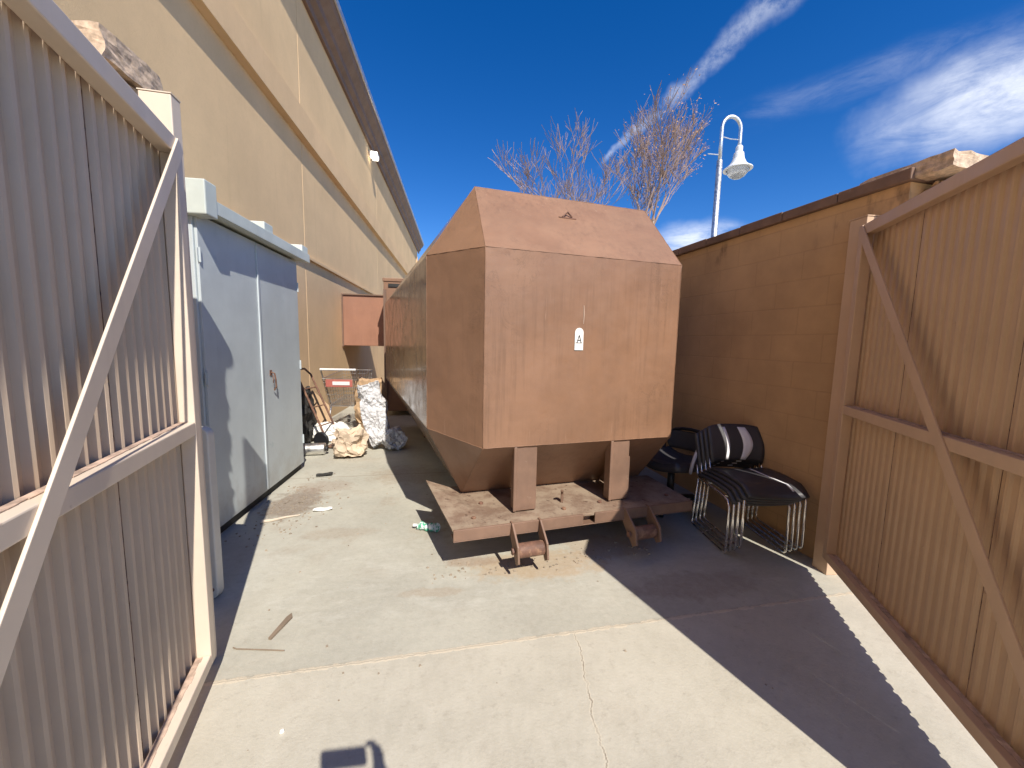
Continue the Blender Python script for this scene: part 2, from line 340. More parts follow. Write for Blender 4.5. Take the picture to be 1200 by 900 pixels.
# ------------------------------------------------------------------ mesh helpers
class MB:
    def __init__(s): s.bm = bmesh.new()
    def poly(s, pts, faces):
        v = [s.bm.verts.new(p) for p in pts]
        for f in faces: s.bm.faces.new([v[i] for i in f])
    def box(s, a, b, mat=None):
        x0, y0, z0 = a; x1, y1, z1 = b
        p = [Vector(q) for q in ((x0,y0,z0),(x1,y0,z0),(x1,y1,z0),(x0,y1,z0),(x0,y0,z1),(x1,y0,z1),(x1,y1,z1),(x0,y1,z1))]
        if mat: p = [mat @ q for q in p]
        s.poly(p, [(3,2,1,0),(4,5,6,7),(0,1,5,4),(1,2,6,5),(2,3,7,6),(3,0,4,7)])
    def bar(s, p, q, w, h, up=(0, 0, 1)):
        """rectangular bar from p to q, w across, h along up"""
        p = Vector(p); q = Vector(q); d = q-p; L = d.length; d.normalize()
        u = Vector(up); x = d.cross(u).normalized(); u = x.cross(d).normalized()
        m = Matrix((x, d, u)).transposed().to_4x4(); m.translation = p
        s.box((-w/2, 0, -h/2), (w/2, L, h/2), m)
    def prism(s, prof, y0, y1, mat=None, axis='y'):
        """profile of (a,b) pairs extruded along an axis"""
        n = len(prof); f = (lambda a, b, c: {'y': (a, c, b), 'x': (c, a, b), 'z': (a, b, c)}[axis])
        pts = [Vector(f(a, b, y0)) for a, b in prof]+[Vector(f(a, b, y1)) for a, b in prof]
        if mat: pts = [mat @ q for q in pts]
        s.poly(pts, [tuple(range(n)), tuple(range(2*n-1, n-1, -1))]+[(i, (i+1) % n, n+(i+1) % n, n+i) for i in range(n)])
    def tube(s, pts, r, seg=8, cap=True):
        pts = [Vector(p) for p in pts]; n = len(pts); rr = r if isinstance(r, (list, tuple)) else [r]*n
        rings = []; ref = None
        for i, p in enumerate(pts):
            t = (pts[min(i+1, n-1)]-pts[max(i-1, 0)]).normalized()
            if ref is None: ref = t.orthogonal().normalized()
            ref = (ref-t*ref.dot(t)); ref = ref.normalized() if ref.length > 1e-6 else t.orthogonal().normalized()
            b = t.cross(ref)
            rings.append([s.bm.verts.new(p+(ref*math.cos(2*math.pi*k/seg)+b*math.sin(2*math.pi*k/seg))*rr[i]) for k in range(seg)])
        for a, b in zip(rings, rings[1:]):
            for k in range(seg): s.bm.faces.new((a[k], a[(k+1) % seg], b[(k+1) % seg], b[k]))
        if cap and seg > 2:
            s.bm.faces.new(rings[0][::-1]); s.bm.faces.new(rings[-1])
    def lathe(s, prof, c=(0, 0, 0), seg=24, mat=None):
        c = Vector(c); rings = []
        for r, z in prof:
            rings.append([s.bm.verts.new((mat @ Vector((r*math.cos(2*math.pi*k/seg), r*math.sin(2*math.pi*k/seg), z)) if mat else Vector((r*math.cos(2*math.pi*k/seg), r*math.sin(2*math.pi*k/seg), z)))+c) for k in range(seg)])
        for a, b in zip(rings, rings[1:]):
            for k in range(seg): s.bm.faces.new((a[k], a[(k+1) % seg], b[(k+1) % seg], b[k]))
        s.bm.faces.new(rings[0][::-1]); s.bm.faces.new(rings[-1])
    def grid(s, fn, nu, nv, thick=0):
        g = [[s.bm.verts.new(fn(i/nu, j/nv)) for j in range(nv+1)] for i in range(nu+1)]
        for i in range(nu):
            for j in range(nv): s.bm.faces.new((g[i][j], g[i+1][j], g[i+1][j+1], g[i][j+1]))
    def build(s, name, mat, parent=None, bevel=0, smooth=False, solid=0, sub=0):
        bmesh.ops.recalc_face_normals(s.bm, faces=s.bm.faces)
        me = bpy.data.meshes.new(name); s.bm.to_mesh(me); s.bm.free(); me.materials.append(mat)
        if smooth:
            for p in me.polygons: p.use_smooth = True
        o = bpy.data.objects.new(name, me); COL.objects.link(o); o.parent = parent
        if solid:
            md = o.modifiers.new('solid', 'SOLIDIFY'); md.thickness = solid; md.offset = 0
        if bevel:
            md = o.modifiers.new('bevel', 'BEVEL'); md.width = bevel; md.segments = 2; md.limit_method = 'ANGLE'; md.angle_limit = R(35)
        if sub:
            md = o.modifiers.new('sub', 'SUBSURF'); md.levels = sub; md.render_levels = sub
        return o
def tag(o, label=None, cat=None, group=None, kind=None):
    for k, v in (('label', label), ('category', cat), ('group', group), ('kind', kind)):
        if v: o[k] = v
    return o
def thing(name, label, cat, loc=(0, 0, 0), rz=0, group=None):
    o = bpy.data.objects.new(name, None); COL.objects.link(o); o.location = loc; o.rotation_euler = (0, 0, rz); o.empty_display_size = .1
    return tag(o, label, cat, group)
def copy_tree(o, parent=None):
    c = o.copy(); COL.objects.link(c); c.parent = parent
    for ch in [x for x in o.children]: copy_tree(ch, c)
    return c

# ------------------------------------------------------------------ setting: ground
g = MB(); g.poly([(-400, -400, 0), (400, -400, 0), (400, 1500, 0), (-400, 1500, 0)], [(0, 1, 2, 3)])
tag(g.build('ground', m_ground), kind='structure')

# ------------------------------------------------------------------ building on the left
BX = -2.4
bd = thing('commercial_building', 'long tan stucco building with brown cornice rising behind the cabinet', 'building', (BX, 10, 0))
b = MB()
segs = [(-6.0, -1.5), (-1.495, -0.0), (-0.0+.005, 6.64-10+.0)]
# wall in panels, split by the narrow control joints
ys = [-18, -11.5, -7.3, -3.36, 2.2, 7.6, 13.6]
for a, c in zip(ys, ys[1:]): b.box((-14, a+.006, 0), (0, c-.006, 6.95))
b.box((-13.9, -17.9, 0), (-.012, 13.5, 6.9))
b.build('wall', m_wall, bd, bevel=.004)
b = MB()
for z0, z1, d in ((4.49, 4.90, .10), (2.735, 2.81, .050)):
    b.prism([(0.0005, z0), (d, z0+.006), (d, z1-.02), (0.0005, z1)], -18, 13.6)
b.build('ledge', m_ledge, bd, bevel=.004)
b = MB()
b.prism([(.001, 6.62), (.06, 6.62), (.06, 6.74), (.14, 6.80), (.15, 6.90), (.27, 7.02), (.30, 7.12), (.30, 7.20), (-.3, 7.20), (-.3, 6.96), (.001, 6.96)], -18, 14.2)
b.build('cornice', m_cornice, bd, bevel=.006)
b = MB(); b.prism([(.305, 7.12), (.335, 7.12), (.335, 7.235), (-.4, 7.235), (-.4, 7.203), (.305, 7.203)], -18, 14.25)
b.build('roof_flashing', m_flash, bd)
b = MB(); b.box((.002, 1.30, 6.33), (.05, 1.42, 6.50)); b.prism([(.05, 6.50), (.24, 6.43), (.24, 6.36), (.05, 6.36)], 1.24, 1.48)
wl_ = b.build('wall_lamp', m_lampw, bd, bevel=.006)
b = MB(); b.box((.06, 1.225, 6.33), (.23, 1.238, 6.45)); b.box((.08, 1.27, 6.31), (.22, 1.45, 6.352)); b.build('lens', m_lens, wl_, bevel=.008)
b = MB(); b.box((.002, 13.0, 5.0), (.07, 13.1, 6.2)); b.build('downpipe', m_wall, bd)

# ------------------------------------------------------------------ loading chute on the building
ch = thing('loading_chute', 'brown steel chute box sticking out of the building wall above the rubbish', 'chute', (BX, 8.5, 0))
b = MB(); b.box((.002, 0, 1.36), (.98, 1.5, 2.40)); b.build('chute_box', m_chute, ch, bevel=.008)
b = MB(); b.box((-.0+.002, -.03, 2.40), (1.0, 1.52, 2.425)); b.box((.002, -.028, 1.34), (.03, -.001, 2.40)); b.build('flange', m_cornice, ch)

# ------------------------------------------------------------------ rubbish compactor
CA = R(9.5); CC = (.895, 2.595)
cp = thing('compactor_container', 'big brown steel rubbish container with a faceted end, resting on a low sled', 'compactor', (CC[0], CC[1], 0), CA)
zf0, zf1 = .80, 2.09; hw = .742
A = [(-hw, 0, zf0), (hw, 0, zf0), (hw, 0, zf1), (-hw, 0, zf1)]
def octo(v, mw, tw, bw): return [(-bw, v, .325), (bw, v, .325), (mw, v, .85), (mw, v, 2.10), (tw, v, 2.61), (-tw, v, 2.61), (-mw, v, 2.10), (-mw, v, .85)]
O1 = octo(.457, 1.062, .72, .80); O2 = octo(4.5, 1.40, .95, 1.08)
b = MB(); b.poly(A, [(0, 1, 2, 3)])
fr = MB()
pts = A+O1
fr.poly(pts, [(3, 2, 8, 9), (0, 4, 5, 1), (3, 10, 11, 0), (3, 9, 10), (0, 11, 4), (2, 1, 6, 7), (2, 7, 8), (1, 5, 6), (0, 1, 2, 3)])
end = fr.build('end_door', m_cont, cp, bevel=.003)
b.bm.free()
b = MB(); P2 = O1+O2
f = [(i, (i+1) % 8, 8+(i+1) % 8, 8+i) for i in range(8)]+[tuple(range(8, 16))]
b.poly([(x, y+.003, z) for x, y, z in P2], f); b.build('body', m_side, cp, bevel=.006)
# narrow welded lip along the joint of body and end
def loop_bars(mb, ring, w):
    for i in range(len(ring)): mb.bar(ring[i], ring[(i+1) % len(ring)], w, w)
b = MB(); b.prism([(-.15, 2.42-.0), (-.13, 2.42), (-.13, 2.421), (-.15, 2.421)], 0, .001); b.bm.clear()
b.tube([(-.10, .285, 2.42), (-.055, .295, 2.46), (.0-.02, .285, 2.425)], .007, 6); b.tube([(-.13, .283, 2.415), (.01, .283, 2.415)], .005, 6)
b.build('lifting_eye', m_rusty, cp)
# lettered tag
b = MB(); b.tube([(-.045, -.002, 1.635), (-.043, -.002, 1.70), (-.047, -.002, 1.76)], [.002, .005, .003], 6); b.build('paint_run', paint('pale_run', (.50, .36, .27), .6), cp)
sg = MB(); n_ = 10; ar = [(-.032, 1.455), (.032, 1.455)]+[(.032*math.cos(math.pi*k/n_), 1.575+.032*math.sin(math.pi*k/n_)) for k in range(n_+1)]
sg.prism([(x-.075, z) for x, z in ar], -.006, -.002); st = sg.build('tag_plate', m_label, cp)
b = MB()
def stroke(x0, z0, x1, z1, w=.006): b.bar((x0-.075, -.0065, z0), (x1-.075, -.0065, z1), w, .0012, up=(0, 1, 0))
stroke(-.016, 1.505, -.0005, 1.557); stroke(.016, 1.505, .0005, 1.557); stroke(-.010, 1.522, .010, 1.522); stroke(-.028, 1.5045, .022, 1.5045, .004)
b.build('letter', m_ink, st)
# two posts below the end
for u0, u1 in ((-.512, -.352), (.235, .39)):
    b = MB(); b.box((u0, .0+.012, .335), (u1, .10, zf0-.003)); b.box((u0-.012, .0, .337), (u0+.012, .012, zf0-.005)); b.box((u1-.012, 0, .337), (u1+.012, .012, zf0-.005)) if False else None
    b.build('post', m_frame, cp, bevel=.006)
    if u0 > 0:
        b = MB(); b.prism([(.02, .337), (.44, .337), (.44, .36), (.10, .66), (.02, .66)], u1+.002, u1+.014, axis='x')
        b.build('gusset', m_frame, cp, bevel=.003)
# sled plate with lip
b = MB()
b.prism([(-.955, -.125), (.87, -.125), (.90, .45), (-.94, .62)], .305, .325, axis='z')
b.build('sled_plate', m_dusty, cp, bevel=.004)
b = MB(); b.box((-.955, -.138, .255), (-.055, -.122, .327)); b.box((.035, -.138, .255), (.87, -.122, .327)); b.box((-.955, -.137, .247), (.87, -.03, .2545))
b.box((-.055, -.07, .256), (.035, -.06, .303)); b.build('front_lip', m_frame, cp, bevel=.003)
b = MB(); b.poly([(-.96, -.125, .328), (-.70, -.05, .327), (-.80, .50, .327), (-1.06, .60, .40), (-.96, -.125, .318), (-.70, -.05, .317), (-.80, .50, .317), (-1.06, .60, .39)],
                 [(0, 1, 2, 3), (7, 6, 5, 4), (0, 4, 5, 1), (1, 5, 6, 2), (2, 6, 7, 3), (3, 7, 4, 0)]); b.build('bent_corner', m_dusty, cp)
b = MB(); b.prism([(-.02, .325), (.02, .325), (.015, .40), (-.03, .43), (-.055, .425), (-.02, .395)], 0, .018, Matrix.Translation((-.10, .10, 0)) @ Matrix.Rotation(R(60), 4, 'Z'))
b.build('latch_hook', m_frame, cp, bevel=.003)
# long rails under the body
for u in (-.62, .45):
    b = MB(); b.box((u, .1, .16), (u+.09, 4.4, .30)); b.build('rail', m_frame, cp, bevel=.004)
# rollers in triangular cheeks at the front
for u0 in (-.58, .27):
    for k, u in enumerate((u0, u0+.195)):
        br = MB(); br.prism([(-.11, .335), (-.15, .335), (-.275, .235), (-.295, .135), (-.25, .105), (-.11, .243)], u, u+.014, axis='x')
        rb = br.build('roller_bracket', m_frame, cp, bevel=.003)
    b = MB(); mt = Matrix.Translation((u0+.016, -.225, .185)) @ Matrix.Rotation(R(90), 4, 'Y')
    b.lathe([(.02, 0), (.043, .002), (.046, .01), (.046, .166), (.043, .176), (.02, .177)], mat=mt, seg=28); rl = b.build('roller', m_rusty, cp)
    b = MB(); b.tube([(u0-.012, -.225, .185), (u0+.222, -.225, .185)], .013, 10); b.tube([(u0-.02, -.225, .185), (u0-.008, -.225, .185)], .022, 6); b.build('axle', m_rusty, rl)
# welds along the folds, as slightly uneven beads
for ia, ib in ((0, 1), (1, 2), (2, 3), (3, 0), (3, 9), (3, 10), (0, 11), (0, 4), (1, 5), (2, 8), (9, 10), (10, 11), (11, 4), (9, 8)):
    pa, pb = Vector(pts[ia]), Vector(pts[ib]); n_ = max(8, int((pb-pa).length/.03)); b = MB()
    b.tube([pa.lerp(pb, k/n_)+mnoise.noise_vector(pa+Vector((k*.7, ia, ib)))*.002 for k in range(n_+1)], [.0022+.0012*mnoise.noise(Vector((k*1.3, ia, ib))) for k in range(n_+1)], 6)
    b.build('weld_bead', m_cont, end, smooth=True)
for u_, v_ in ((-.80, .0), (-.70, .22), (-.15, -.02), (.16, .02), (.74, .0)):
    b = MB(); b.lathe([(.017, 0), (.017, .010), (.012, .013), (.002, .014)], c=(u_, v_, .3255), seg=6); b.build('bolt', m_rusty, cp)
# rear wheels carrying the body, and its cross members
for u in (-.85, .75):
    for v in (3.6,):
        b = MB(); b.lathe([(.05, 0), (.155, .005), (.16, .02), (.16, .12), (.155, .135), (.05, .14)], mat=Matrix.Translation((u, v, .16)) @ Matrix.Rotation(R(90), 4, 'Y')); b.build('wheel', m_rusty, cp)

# packing head behind the container, fed by the chute
hd = thing('packer_hopper', 'tall brown hopper with dark vent slot, between chute and container', 'hopper', (-1.42, 7.75, 0), 0)
b = MB(); b.box((0, 0, .1), (1.3, 1.6, 2.66)); b.box((-.015, -.015, 2.6), (1.315, 1.62, 2.665)); b.build('hopper_box', m_cont, hd, bevel=.01)
b = MB(); b.box((.09, -.02, 2.50), (.30, -.004, 2.56)); b.build('vent', m_dark, hd)
b = MB(); b.box((-.002+.0, -.03, .12), (.05, -.004, 2.45)); b.build('corner_angle', m_cornice, hd)

# ------------------------------------------------------------------ right enclosure wall, pillar
WA = R(6.0)
wr = thing('block_wall', 'tall tan painted block wall behind the black chairs', 'wall', (2.555, 1.98, 0), WA)
b = MB(); b.box((0, 0, 0), (.2, 14, 2.46)); b.build('wall_face', m_block, wr)
b = MB()
y = -.02
while y < 14:
    b.box((-.035, y, 2.462), (.235, y+.395, 2.53+random.uniform(-.004, .006))); y += .40
b.build('coping', m_coping, wr, bevel=.006)
def rough_box(mb, a, c, n, amp, seed=0):
    x0, y0, z0 = a; x1, y1, z1 = c
    bm = bmesh.new(); bmesh.ops.create_cube(bm, size=1); bmesh.ops.subdivide_edges(bm, edges=bm.edges[:], cuts=n, use_grid_fill=True)
    vm = {}
    for v in bm.verts:
        p = Vector((x0+(v.co.x+.5)*(x1-x0), y0+(v.co.y+.5)*(y1-y0), z0+(v.co.z+.5)*(z1-z0)))
        d = mnoise.noise_vector(p*14+Vector((seed, 0, 0)))*amp + mnoise.noise_vector(p*40+Vector((seed, 5, 0)))*amp*.5
        vm[v] = mb.bm.verts.new(p+d)
    for f_ in bm.faces: mb.bm.faces.new([vm[v] for v in f_.verts])
    bm.free()
pr = thing('stone_pillar', 'stone pillar with a thick cap at the end of the block wall, behind the right gate', 'pillar', (2.66, 1.86, 0), WA, 'stone gate pillars')
b = MB()
for k in range(9): rough_box(b, (.0+.02*(k % 2), 0, .27*k), (.42, .36+.0, .27*k+.262), 6, .022, k)
rough_box(b, (.02, .01, 2.20), (.40, .34, 2.44), 8, .03, 3)
b.build('shaft', m_stone, pr)
b = MB(); rough_box(b, (-.10, -.05, 2.47), (.40, .40, 2.555), 8, .012, 9); b.build('cap', m_cast, pr)
pl = thing('stone_pillar', 'stone pillar with a thick cap rising above the left gate beside the building', 'pillar', (-1.72, 1.86, 0), 0, 'stone gate pillars')
b = MB()
for k in range(10): rough_box(b, (0, .0, .256*k), (.33, .24, .256*k+.248), 6, .016, 20+k)
b.build('shaft', m_stone, pl)
b = MB(); rough_box(b, (-.03, -.04, 2.565), (.355, .27, 2.68), 8, .010, 31); b.build('cap', m_cast, pl)
wls = thing('side_wall', 'short tan block wall joining the left stone pillar to the building', 'wall', (-2.4, 1.89, 0), 0)
b = MB(); b.box((.002, 0, 0), (.655, .18, 2.35)); b.build('wall_face', m_block, wls)
b = MB(); b.box((.002, -.03, 2.352), (.66, .21, 2.42)); b.build('coping', m_coping, wls, bevel=.006)

# ------------------------------------------------------------------ gates (local x runs from hinge to free end, local y = outwards side of the sheet)
def make_gate(label, loc, ang, mats, side, L=1.74, H0=.10, H1=2.225):
    fm, sm = mats
    t = thing('corrugated_gate', label, 'gate', loc, ang, 'enclosure gates')
    y0, y1 = (0, -.052*side)
    def bx(x0, x1, za, zb, name, ya=0., yb=1., rot=None):
        b = MB(); b.box((x0, min(y0+ya*(y1-y0), y0+yb*(y1-y0)), za), (x1, max(y0+ya*(y1-y0), y0+yb*(y1-y0)), zb)); return b.build(name, fm, t, bevel=.004)
    bx(.0, .052, H0, H1, 'stile'); bx(L-.052, L, H0, H1, 'stile')
    bx(.053, L-.053, H1-.062, H1-.001, 'top_rail'); bx(.053, L-.053, H0+.001, H0+.052, 'bottom_rail'); bx(.053, L-.053, 1.105, 1.158, 'middle_rail')
    # dust lying on the rails
    for z in (1.159, H0+.053):
        b = MB(); nn_ = 60
        for k in range(nn_):
            x = .06+(L-.12)*k/nn_
            b.box((x, min(y1*.02, y1*(.35+.3*abs(mnoise.noise(Vector((x*9, z, 0)))))), z), (x+(L-.12)/nn_, max(y1*.02, y1*(.35+.3*abs(mnoise.noise(Vector((x*9, z, 0)))))), z+.002))
        b.build('rail_dust', m_dirtedge, t)
    # flat bar brace laid across the inner face of the frame
    b = MB(); yb = y1-.004*side
    b.bar((.03, yb, H1-.02), (L-.10, yb, H0+.02), .055, .008, up=(0, 1, 0)); b.build('brace', fm, t, bevel=.002)
    # ribbed sheet hung on the outer side
    rd = 1.0 if side < 0 else .6; p = .0565; prof = []; x = -.005
    while x < L:
        for dx, d in ((0, 0), (.030, 0), (.036, .014*rd), (.042, .017*rd), (.050, .014*rd)):
            if x+dx < L+.004: prof.append((x+dx, d))
        x += p
    # the sheets overlap every .62 m
    zt, zb_ = H1-.004, H0+.004
    b = MB(); s = side; yo = .019
    for (a, d), (c, e) in zip(prof, prof[1:]):
        A_, B_ = (a, (yo-d)*s), (c, (yo-e)*s)
        w1 = .0015*math.sin(a*31)
        b.poly([(A_[0], A_[1]+w1, zb_), (B_[0], B_[1]+w1, zb_), (B_[0], B_[1], zt), (A_[0], A_[1], zt)], [(0, 1, 2, 3)])
    bmesh.ops.remove_doubles(b.bm, verts=b.bm.verts, dist=.0004)
    for zz in (H0+.025, 1.13, H1-.03, 1.62, .62):
        for k in range(1, int(L/p), 3 if zz in (1.62, .62) else 2):
            if zz in (1.62, .62) and k % 6 != 1: continue
            c_ = Vector((k*p+.015, 0, zz)); b.lathe([(.0045, 0), (.0045, .002), (.002, .0035)], c=c_+Vector((0, (yo-.001)*s, 0)), seg=6, mat=Matrix.Rotation(R(90)*s, 4, 'X'))
    b.build('ribbed_sheet', sm, t, solid=.0012)
    for k in range(2):
        b = MB(); xx = .48+.62*k
        b.box((xx, .0030*s-.0008, zb_), (xx+.0016, .0030*s+.0008, zt)); b.build('sheet_seam', m_capd, t)
    for z in (.35, 1.9):
        b = MB(); b.lathe([(.002, -.06), (.016, -.058), (.016, .058), (.002, .06)], c=(-.018, -.02*side, z), seg=14); b.build('hinge', fm, t)
    return t
# left gate: hinge near (-1.05,1.68), swings towards the camera side
GL = math.atan2(-math.cos(R(-14.2)), -math.sin(R(-14.2)))
make_gate('cream ribbed steel gate standing open on the left, beside the blue cabinet', (-1.098, 1.70, 0), GL, (m_gate_l, m_sheet_l), -1)
GR = math.atan2(-math.cos(R(27)), -math.sin(R(27)))
make_gate('ribbed steel gate with warm shade tinted into its paint, standing open on the right, beside the chairs', (2.405, 2.05, 0), GR, (m_gate_r, m_sheet_r), 1, H0=.15)
gp = thing('gate_post', 'square cream steel gate post topping out above the left gate hinge', 'post', (-1.168, 1.80, 0), R(4), 'square gate posts')
b = MB(); b.box((-.055, -.03, 0), (.055, .03, 2.43)); b.build('post_tube', m_gate_l, gp, bevel=.004); b = MB(); b.box((-.057, -.032, 2.431), (.057, .032, 2.435)); b.build('cap', m_gate_l, gp)
gp = thing('gate_post', 'square shade-tinted steel gate post at the right gate hinge, near the stacked chairs', 'post', (2.492, 2.15, 0), R(-3), 'square gate posts')
b = MB(); b.box((-.055, -.055, 0), (.055, .055, 2.30)); b.build('post_tube', m_gate_r, gp, bevel=.004); b = MB(); b.box((-.058, -.058, 2.301), (.058, .058, 2.307)); b.build('cap', m_gate_r, gp)

# ------------------------------------------------------------------ blue-grey cabinet
cb = thing('storage_cabinet', 'tall blue-grey steel storage cabinet with ribbed cap beside the building', 'cabinet', (-1.76, 2.96, 0), 0)
D_ = -.55; Lc = 1.66
b = MB(); b.box((D_, 0, .06), (-.02, Lc, 2.33)); b.build('carcass', m_cab, cb, bevel=.005)
b = MB(); b.box((D_+.02, .03, 0), (-.03, Lc-.03, .06)); b.build('base', m_dark, cb)
b = MB(); b.box((-.019, .015, .075), (.0, .79, 2.32)); b.build('door', m_cab, cb, bevel=.003)
b = MB(); b.box((-.019, .80, .075), (.0, Lc-.012, 2.32)); d2_ = b.build('door', m_cab, cb, bevel=.003)
b = MB(); b.box((.001, .775, .09), (.012, .80, 2.30)); b.build('astragal', m_cab, d2_, bevel=.002)
b = MB(); b.box((.001, .93, 1.14), (.006, .97, 1.19)); b.tube([(.006, .95, 1.17), (.035, .95, 1.16), (.04, .96, 1.10), (.035, .975, 1.03), (.012, .985, .995)], .007, 8); b.tube([(.02, .95, 1.14), (.028, .94, 1.10), (.02, .955, 1.07)], .004, 6)
b.build('handle', m_rusty, d2_)
for yy, dd in ((.018, None), (Lc-.016, None)):
    for zz in (.35, 1.2, 2.05):
        b = MB(); b.tube([(.006, yy, zz-.05), (.006, yy, zz+.05)], .007, 8); b.box((.0005, yy-.02, zz-.045), (.0025, yy+.02, zz+.045)); b.build('hinge', m_cab, cb)
# cap: channel fascia and raised ribs across
b = MB(); b.box((D_-.03, -.05, 2.345), (.095, Lc+.10, 2.362)); b.box((.085, -.05, 2.335), (.10, Lc+.10, 2.425)); b.box((.07, -.05, 2.335), (.085, Lc+.1, 2.343))
b.build('roof', m_cabroof, cb, bevel=.003)
for yy, w_, h_ in ((-.055, .13, .195), (.78, .16, .17), (1.60, .16, .17)):
    b = MB(); b.prism([(D_-.03, 2.30 if yy < 0 else 2.363), (.104 if yy < 0 else .083, 2.30 if yy < 0 else 2.363), (.104 if yy < 0 else .083, 2.33+h_), (D_-.03, 2.33+h_)], yy, yy+w_)
    b.build('roof_rib', m_cabroof, cb, bevel=.008)
    
# ------------------------------------------------------------------ pale panel behind the gate edge
tp = thing('plastic_panel', 'tall narrow pale panel with oval hole standing behind the left gate edge', 'panel', (-1.452, 2.28, 0), R(-10))
def round_rect(x0, x1, z0, z1, r, n=5):
    o = []
    for cx, cz, a0 in ((x1-r, z0+r, -90), (x1-r, z1-r, 0), (x0+r, z1-r, 90), (x0+r, z0+r, 180)):
        for k in range(n+1): a = R(a0+90*k/n); o.append((cx+r*math.cos(a), cz+r*math.sin(a)))
    return o
b = MB(); b.prism(round_rect(-.20, .10, .0, 1.0, .045), 0, .05); b.build('shell', m_offw, tp, bevel=.006)
b = MB(); b.prism([(.035+.02*math.cos(2*math.pi*k/16), .61+.055*math.sin(2*math.pi*k/16)) for k in range(16)], -.004, -.001); b.build('oval_hole', m_dark, tp)
b = MB(); b.prism(round_rect(.025, .05, .36, .42, .008), -.004, -.001); b.build('slot', m_dark, tp)
b = MB(); b.tube([(.07, -.004, .06), (.07, .0, .06)], .012, 12); b.build('foot_bolt', m_rusty, tp)

# ------------------------------------------------------------------ stacked reception chairs
def make_chair():
    t = thing('stacking_chair', '', 'chair')
    # seat shell: local -y is the front
    def seat_pt(u, v, dz=0):
        x = (u-.5)*.46; y_ = .22-.46*v
        z = .44+.012*math.sin(v*3.1)-(.05*max(0, v-.82)**1.2/.12 if v > .82 else 0)+.012*(2*u-1)**2+dz
        return Vector((x*(1-.06*v), y_, z))
    b = MB(); b.grid(lambda u, v: seat_pt(u, v), 14, 16); b.build('seat', m_blackf, t, smooth=True, solid=.022)
    b = MB(); b.grid(lambda u, v: seat_pt(.66+.035*u+.22*max(0, v-.35)**1.5, .03+.90*v, .0125), 2, 16); b.build('seat_stripe', m_stripe, t, smooth=True, solid=.002)
    def back_pt(u, v, dy=0):
        x = (u-.5)*(.45-.03*(2*v-1)**2); cu = .045*(1-(2*u-1)**2)
        return Vector((x, .245+.10*v+cu*.9-.03*math.sin(v*3.1)+dy, (.50+.28*v)-.015*(2*u-1)**4))
    b = MB(); b.grid(lambda u, v: back_pt(u, v), 16, 10); b.build('backrest', m_blackf, t, smooth=True, solid=.022)
    for u0, wv in ((.30, .055), (.60, .20)):
        b = MB(); b.grid(lambda u, v: back_pt(u0+wv*(u if wv < .1 else (u*(.45+.9*v*(1.3-v))))+.05*math.sin(v*3.0), .04+.9*v, -.0135), 3, 10); b.build('back_stripe', m_stripe, t, smooth=True, solid=.002)
    for sx in (-1, 1):
        b = MB(); x = sx*.215
        b.tube([(x, .27, .52), (x, .255, .45), (x*1.02, .20, .425), (x*1.02, -.10, .415), (x*1.02, -.185, .40), (x*1.03, -.21, .36), (x*1.04, -.215, .03), (x*1.04, -.205, .012), (x*1.04, -.17, .008), (x*1.04, .24, .008), (x*1.04, .27, .02), (x*1.03, .275, .06), (x, .235, .41)], .0095, 10)
        b.build('leg_frame', m_chrome, t, smooth=True)
    b = MB(); b.tube([(-.22, -.12, .405), (.22, -.12, .405)], .008, 8); b.tube([(-.22, .15, .405), (.22, .15, .405)], .008, 8); b.build('cross_bar', m_chrome, t, smooth=True)
    return t
base_c = make_chair()
CR = R(-6)
posn = [((2.165+.020*i, 2.585-.022*i, .024*i), 'black padded chair with white stripes, '+w_+' in the stack of four')
        for i, w_ in enumerate(('lowest', 'second from the ground', 'third from the ground', 'topmost'))]
for i, (p, lb) in enumerate(posn):
    o = base_c if i == 0 else copy_tree(base_c)
    o.location = p; o.rotation_euler = (0, 0, CR); o['label'] = lb; o['group'] = 'chairs stacked against the block wall'

# office chair in the shade
oc = thing('office_chair', 'black office chair with loop arms standing in shade behind the stacked chairs', 'chair', (1.96, 3.22, 0), R(-62))
b = MB(); b.grid(lambda u, v: Vector(((u-.5)*.50*(1-.25*(2*v-1)**2), (v-.5)*.48, .42+.05*(2*u-1)**2+.03*(2*v-1)**2-.02)), 12, 12); b.build('seat', m_blackf, oc, smooth=True, solid=.07)
b = MB(); b.tube([(-.20, .17, .42), (-.25, .25, .52), (-.22, .29, .66), (-.10, .30, .70), (.10, .30, .70), (.22, .29, .66), (.25, .25, .52), (.20, .17, .42)], .018, 10); b.build('back_frame', m_blackp, oc, smooth=True, sub=1)
b = MB(); b.grid(lambda u, v: Vector(((u-.5)*.44*(1-.2*(2*v-1)**2), .235+.05*v+.03*(1-(2*u-1)**2), .50+.17*v)), 10, 6); b.build('backrest', m_blackf, oc, smooth=True, solid=.02)
for sx in (-1, 1):
    x = sx*.27
    b = MB(); loop = [(x*.85, .12, .40), (x*1.05, .13, .46), (x*1.12, .10, .66), (x*1.12, .02, .75), (x*1.12, -.12, .68), (x*1.1, -.21, .50), (x*.95, -.14, .41)]
    b.tube(loop, .015, 10); b.build('armrest', m_plastic, oc, smooth=True, sub=1)
b = MB(); b.tube([(0, 0, .39), (0, 0, .09)], [.03, .035], 14); b.build('gas_column', m_blackp, oc, smooth=True)
b = MB()
for k in range(5):
    a = 2*math.pi*k/5; b.bar((0, 0, .10), (.28*math.cos(a), .28*math.sin(a), .075), .045, .03)
b.build('star_base', m_blackp, oc, bevel=.006)
